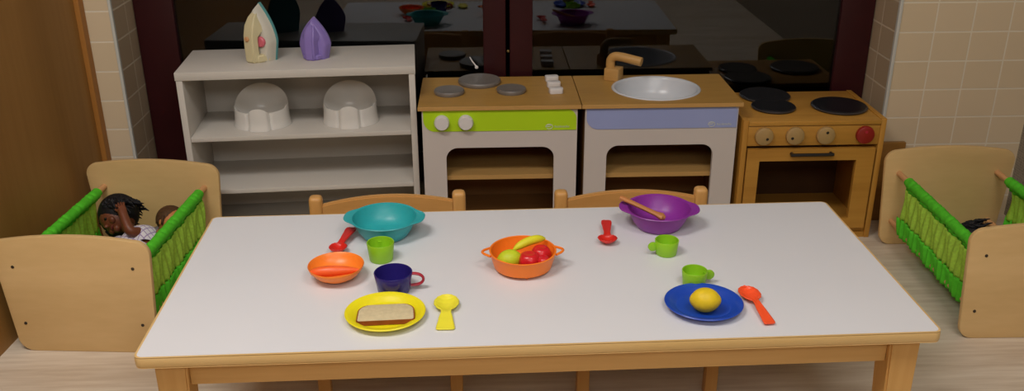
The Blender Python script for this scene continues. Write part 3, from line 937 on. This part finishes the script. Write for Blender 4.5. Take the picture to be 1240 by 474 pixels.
# ------------------------------------------------------------------ dishes on the table
Z = .0003
before = set(bpy.data.objects)
def tabs(amp, wid=.42, ang=0):
    def g(t):
        d0 = abs((t-ang+pi) % (2*pi)-pi); d1 = abs((t-ang) % (2*pi)-pi)
        return amp*(exp(-(d0/wid)**4)+exp(-(d1/wid)**4))
    return g
def big_bowl(name, label, m, loc, rz, rb, rt, h, tab):
    g = tabs(tab)
    prof = [(0, 0), (rb*.9, 0), (rb, .002), (rb+(rt-rb)*.45, h*.38), (rt*.955, h*.80), (rt*.985, h-.002), (rt+.003, h-.0015), (rt+.004, h), (rt+.003, h+.0012), (rt*.985, h), (rt*.94, h*.80), (rb+(rt-rb)*.38, h*.40), (rb*.93, .006), (rb*.7, .0035), (0, .0035)]
    def fn(r, z, k, t):
        e = g(t) if k in (6, 7, 8) else 0
        return ((r+e)*cos(t), (r+e)*sin(t), z)
    bm = B(); lathe(bm, prof, 72, fn)
    o = obj(name, bm, m, None, True, loc=loc, rot=(0, 0, rz), angle=50)
    return tag(o, label, 'bowl')
big_bowl('mixing_bowl', 'turquoise plastic mixing bowl with two rim lugs on the white table', M['teal'], (-.179, 1.589, Z), radians(-4), .041, .0595, .0375, .0115)
big_bowl('mixing_bowl', 'purple plastic mixing bowl holding a wooden stirring spoon', M['purple'], (.332, 1.606, Z), radians(-8), .041, .0595, .0385, .0115)
# stirring spoon in the purple bowl
t = bpy.data.objects
bm = B()
a, b = Vector((.260, 1.624, Z+.0535)), Vector((.343, 1.600, Z+.0190))
d = (b-a)
tube(bm, [a, a+d*.03, a+d*.5, a+d*.8, a+d*.93, a+d*1.0], [.0045, .0062, .0058, .0065, .010, .005], 12, flat=(1, .7))
tag(obj('stirring_spoon', bm, M['stirwood'], smooth=True), 'small wooden stirring spoon leaning in the purple bowl', 'spoon')

# colander with toy food
def colander():
    t = thing('colander', 'orange toy colander with loop handles, filled with toy fruit', 'colander', (.069, 1.447, Z), radians(1))
    rb, rt, h = .0495, .0568, .0345
    prof = [(0, .004), (rb*.9, .004), (rb, .006), (rt*.97, h*.72), (rt, h-.001), (rt+.0008, h), (rt-.001, h+.0008), (rt-.0025, h), (rt*.93, h*.72), (rb*.93, .0085), (rb*.8, .0065), (0, .0065)]
    bm = B(); lathe(bm, prof, 64); obj('bowl', bm, M['orange'], t, True, angle=50)
    for s in (-1, 1):
        bm = B()
        pts = [(s*(rt-.001), -.016, h-.003)]+[(s*(rt-.001+.0135*sin(q*pi/10)), -.016+.032*(q/10), h-.003+.001*sin(q*pi/10)) for q in range(1, 10)]+[(s*(rt-.001), .016, h-.003)]
        tube(bm, pts, .0022, 8, flat=(1, 1)); obj('handle', bm, M['orange'], t, True)
    for k in range(3):
        a = -pi/3+k*2*pi/3-.4
        bm = B(); lathe(bm, [(0, 0), (.0035, 0), (.005, .0055), (0, .006)], 12, c=(.038*cos(a), .038*sin(a), 0)); obj('foot', bm, M['orange'], t, True)
    return t
colander()
def citrus(bm, c, r, rot=None):
    def nub(p):
        q = p.copy()
        if abs(q.z) > .85: q.z *= 1+.5*(abs(q.z)-.85)
        return q
    ellipsoid(bm, (0, 0, 0), r, 18, rot, nub)
def fruit(name, label, cat, m, loc, r, rot, group=None):
    bm = B(); citrus(bm, None, r, rot.to_matrix() if rot else None)
    return tag(obj(name, bm, m, smooth=True, loc=loc, angle=80), label, cat, group)
from mathutils import Euler
fruit('toy_lemon', 'greenish yellow toy lemon at the left inside the orange colander', 'toy fruit', M['limefruit'], (.045, 1.433, Z+.0245), (.0165, .0165, .0205), Euler((0, radians(80), radians(10))))
bm = B()
pts = []; rd = []
for k in range(13):
    u = k/12; a = -1.0+2.0*u
    p = Vector((.053+.056*u, 1.449+.027*u, Z+.034+.007*u+.006*(1-(2*u-1)**2)))
    pts.append(p); rd.append(.0078*(1-abs(2*u-1)**3.5*.75))
tube(bm, pts, rd, 10)
o = obj('toy_banana', bm, M['banana'], smooth=True, angle=60); tag(o, 'yellow toy banana lying across the fruit in the orange colander', 'toy fruit')
def tomato(label, loc, r, seed):
    t = thing('toy_tomato', label, 'toy fruit', loc, seed, 'red toy tomatoes in the colander')
    bm = B()
    def shp(p):
        th = math.atan2(p.y, p.x); q = p.copy(); k = 1+.05*cos(5*th)*(1-abs(p.z)); q.x *= k; q.y *= k
        if q.z > .8: q.z = .8-(q.z-.8)*.5
        return q
    ellipsoid(bm, (0, 0, 0), (r, r, r*.85), 16, None, shp); obj('flesh', bm, M['tomato'], t, True, angle=80)
    return t
tomato('red toy tomato in the middle of the orange colander', (.079, 1.429, Z+.0245), .0180, 0)
tomato('red toy tomato at the right, below the banana tip in the orange colander', (.1005, 1.452, Z+.0255), .0170, 1)
tomato('red toy tomato between its neighbour and the right handle of the orange colander', (.1030, 1.428, Z+.0225), .0120, 2)

# orange bowl with carrot
bm = B()
rb, rt, h = .022, .047, .026
lathe(bm, [(0, 0), (rb*.9, 0), (rb, .0015), (rb+(rt-rb)*.55, h*.38), (rt*.95, h*.78), (rt, h), (rt-.0005, h+.001), (rt-.002, h), (rt*.91, h*.78), (rb+(rt-rb)*.5, h*.42), (rb*.9, .0045), (0, .003)], 56)
tag(obj('small_bowl', bm, M['orange2'], smooth=True, loc=(-.2460, 1.422, Z), angle=50), 'shallow orange bowl with a toy carrot on the white table', 'bowl')
bm = B(); n = 16
tube(bm, [(-.2845+.078*(k/n), 1.4015-.003*sin(pi*k/n)+.006*(k/n), Z+.0225+.0025*sin(pi*k/n)) for k in range(n+1)], [.001+.0082*sin(pi*min(1, .06+.94*(k/n)**.75))**.55 if k < n else .003 for k in range(n+1)], 12)
tag(obj('toy_carrot', bm, M['carrot'], smooth=True, angle=60), 'orange-red toy carrot lying in the shallow orange bowl', 'toy vegetable')

# spoons: cross sections (s, half width, sag, height)
def spoon_mesh(bm, secs, n=8, th=.0018):
    g = []
    for (s, w, sag, z) in secs:
        row = []
        for k in range(n+1):
            u = -1+2*k/n
            row.append(bm.verts.new((u*w, s, z-sag*(1-u*u))))
        g.append(row)
    for a, b in zip(g, g[1:]):
        for k in range(n): bm.faces.new((a[k], a[k+1], b[k+1], b[k]))
def spoon(name, label, m, loc, rz, secs, th=.002):
    bm = B()
    # densify sections
    out = []
    for a, b in zip(secs, secs[1:]):
        for q in range(4):
            u = q/4; u2 = u*u*(3-2*u)
            out.append(tuple(x+(y-x)*(u if i == 0 else u2) for i, (x, y) in enumerate(zip(a, b))))
    out.append(secs[-1])
    spoon_mesh(bm, out)
    o = obj(name, bm, m, None, True, loc=loc, rot=(0, 0, rz), angle=70)
    solid(o, th, 1 if False else -1)
    return tag(o, label, 'spoon')
def bowl_secs(L, w, depth, rimz, seg=7):
    out = []
    for k in range(seg+1):
        u = -cos(pi*k/seg)
        q = sqrt(max(0, 1-u*u))
        out.append((L/2*(1+u), max(.0012, w*q), depth*q, rimz))
    return out
def dir_rot(p0, p1): return math.atan2(p1[1]-p0[1], p1[0]-p0[0])-pi/2
# yellow: bowl away from viewer, handle towards viewer
def place_spoon(name, label, m, bowl_far, end, L, w, depth, rimz, hw0, hw1, endz):
    p0, p1 = Vector(bowl_far), Vector(end); tot = (p1-p0).length
    secs = bowl_secs(L, w, depth, rimz)[:-1]
    secs += [(L*.97, hw0*1.05, depth*.35, rimz), (L+.006, hw0, .0015, rimz), (L+(tot-L)*.45, (hw0+hw1)/2, .0006, (rimz+endz)/2), (tot-.003, hw1, .0006, endz), (tot, hw1*.85, .0004, endz)]
    return spoon(name, label, m, (bowl_far[0], bowl_far[1], Z), dir_rot(p0, p1), secs)
place_spoon('spoon', 'yellow plastic spoon right of the yellow plate', M['yellow2'], (-.0585, 1.3425, 0), (-.0585, 1.2455, 0), .048, .0195, .008, .0098, .0075, .0145, .0035)
place_spoon('spoon', 'orange-red plastic spoon beside the blue plate', M['orangered'], (.4270, 1.3500, 0), (.4385, 1.2385, 0), .049, .0178, .008, .0098, .0055, .0092, .0035)
def scoop(label, bowl_near, end, L, w, hole):
    p0, p1 = Vector(bowl_near), Vector(end); tot = (p1-p0).length
    secs = bowl_secs(L, w, .0095, .0120, 8)[:-1]
    secs += [(L*.98, .0068, .003, .0120), (L+.008, .0062, .0012, .0122), (L+(tot-L)*.5, .0080, .0010, .0122), (tot-.010, .0100, .0008, .0122), (tot-.003, .0090, .0008, .0120), (tot, .0055, .0006, .0120)]
    return spoon('scoop', label, M['red'], (bowl_near[0], bowl_near[1], Z), dir_rot(p0, p1), secs, .0025)
scoop('red plastic scoop with its handle pointing to the purple bowl', (.2250, 1.5190, 0), (.2335, 1.6080, 0), .031, .0182, False)
scoop('red plastic scoop behind the shallow orange bowl', (-.2600, 1.5030, 0), (-.2400, 1.5960, 0), .034, .0165, True)

# cups
def cup(name, label, m, loc, rz, rb, rt, h, handle, hm=None):
    t = thing(name, label, 'cup', loc, rz)
    prof = [(0, 0), (rb*.94, 0), (rb, .0015), (rb+(rt-rb)*.5, h*.5), (rt, h-.0008), (rt-.0006, h), (rt-.0018, h-.0004), (rb+(rt-rb)*.5-.002, h*.5), (rb-.002, .004), (rb*.8, .0025), (0, .0025)]
    bm = B(); lathe(bm, prof, 48); obj('cup_body', bm, m, t, True, angle=50)
    if handle == 'lug':
        bm = B()
        plate(bm, [(rt-.003+.0165*(1-cos(a))*.5+0, .0082*sin(a)) if False else (rt+.0045+.0085*cos(a), h*.60+.0082*sin(a)) for a in [2*pi*k/24 for k in range(24)]], [], -.0028, .0028, 'xz', .001)
        box(bm, rt-.0045, rt+.003, -.0026, .0026, h*.60-.005, h*.60+.005)
        obj('handle', bm, hm or m, t, True)
    elif handle == 'loop':
        bm = B()
        pts = [(rt-.002, 0, h*.88)]+[(rt-.001+.0185*sin(pi*q/12)**.8, 0, h*.56+.0105*cos(pi*q/12)) for q in range(1, 12)]+[(rb+(rt-rb)*.35, 0, h*.24)]
        tube(bm, pts, .0026, 8, flat=(1.3, .9)); o = obj('handle', bm, hm or m, t, True)
        if hm: o['label'] = 'crimson loop handle'
    return t
cup('toy_cup', 'lime green toy cup beside the turquoise bowl', M['lime'], (-.1775, 1.490, Z), radians(100), .0205, .0240, .034, 'lug')
cup('toy_cup', 'lime green toy cup with its lug handle to the left, beside the purple bowl', M['lime'], (.3255, 1.491, Z), radians(190), .0185, .0212, .0275, 'lug')
cup('toy_cup', 'lime green toy cup with its lug handle to the right, behind the blue plate', M['lime'], (.3500, 1.3745, Z), radians(8), .0185, .0212, .0275, 'lug')
cup('toy_cup', 'navy blue toy cup with a crimson loop handle', M['navy'], (-.1465, 1.377, Z), radians(2), .0265, .0315, .034, 'loop', M['crimson'])

# plates
def dish(label, m, loc, r, rz=0):
    h = .0105
    prof = [(0, 0), (r*.66, 0), (r*.70, .001), (r*.80, h*.62), (r*.97, h-.001), (r, h-.0004), (r+.0006, h+.0008), (r-.0006, h+.0020), (r*.95, h+.0016), (r*.80, h*.62+.0022), (r*.725, .0036), (r*.66, .0025), (0, .0025)]
    bm = B(); lathe(bm, prof, 64, fn=lambda rr, z, k, t: (rr*cos(t), rr*sin(t)*.965, z))
    return tag(obj('toy_plate', bm, m, None, True, loc=loc, angle=40), label, 'plate')
dish('yellow toy plate under a slice of bread', M['yellow'], (-.153, 1.2895, Z), .0625)
dish('cobalt blue toy plate under a lemon', M['cobalt'], (.349, 1.2985, Z), .0615)

# bread slice
t = thing('bread_slice', 'toy slice of bread with brown crust on the yellow plate', 'toy bread', (-.1515, 1.2865, Z+.0036), radians(3))
def bread_out(s):
    pts = rrect(-.045*s, .045*s, -.026*s, .024*s, (.004, .004, .017, .017), 6)
    return [(x*(1-.10*max(0, y/.026)) , y) for x, y in pts]
bm = B(); plate(bm, bread_out(1), [bread_out(.962)], 0, .0075, 'xy'); cr = obj('crust', bm, M['crust'], t)
bm = B(); plate(bm, bread_out(.960), [], 0.0002, .0083, 'xy', .0008); obj('crumb', bm, M['crumb'], t, True)
fruit('toy_lemon', 'yellow toy lemon in the middle of the blue plate', 'toy fruit', M['lemon'], (.3470, 1.2830, Z+.0226), (.0195, .0195, .0230), Euler((0, radians(90), radians(-6))))

full_size([o for o in bpy.data.objects if o not in before and o.parent is None], TOP)

# ------------------------------------------------------------------ light
def area(name, loc, sx, sy, power, col, aim=None):
    l = bpy.data.lights.new(name, 'AREA'); l.shape = 'RECTANGLE'; l.size = sx; l.size_y = sy; l.energy = power; l.color = col
    o = bpy.data.objects.new(name, l); COL.objects.link(o); o.location = loc
    if aim is not None: o.rotation_euler = (Vector(aim)-Vector(loc)).to_track_quat('-Z', 'Y').to_euler()
    return o
WHITE = (1, .972, .94)
area('ceiling_lamp_left', (-.85, .85, 2.55), .9, .4, 31, WHITE)
area('ceiling_lamp_right', (.75, .55, 2.55), .9, .4, 15, WHITE)
area('rear_fill', (.1, -1.1, 2.5), 2.4, .8, 33, WHITE, (.1, 1.2, .6))  # added soft fill behind the camera, brightens fronts and shelf interiors
w = bpy.data.worlds.new('night'); bpy.context.scene.world = w; w.use_nodes = True
w.node_tree.nodes['Background'].inputs[0].default_value = (.004, .005, .007, 1)
w.node_tree.nodes['Background'].inputs[1].default_value = .3

sc = bpy.context.scene
sc.view_settings.view_transform = 'Standard'; sc.view_settings.look = 'None'
sc.view_settings.exposure = 0; sc.view_settings.gamma = 1
sc.cycles.use_denoising = True
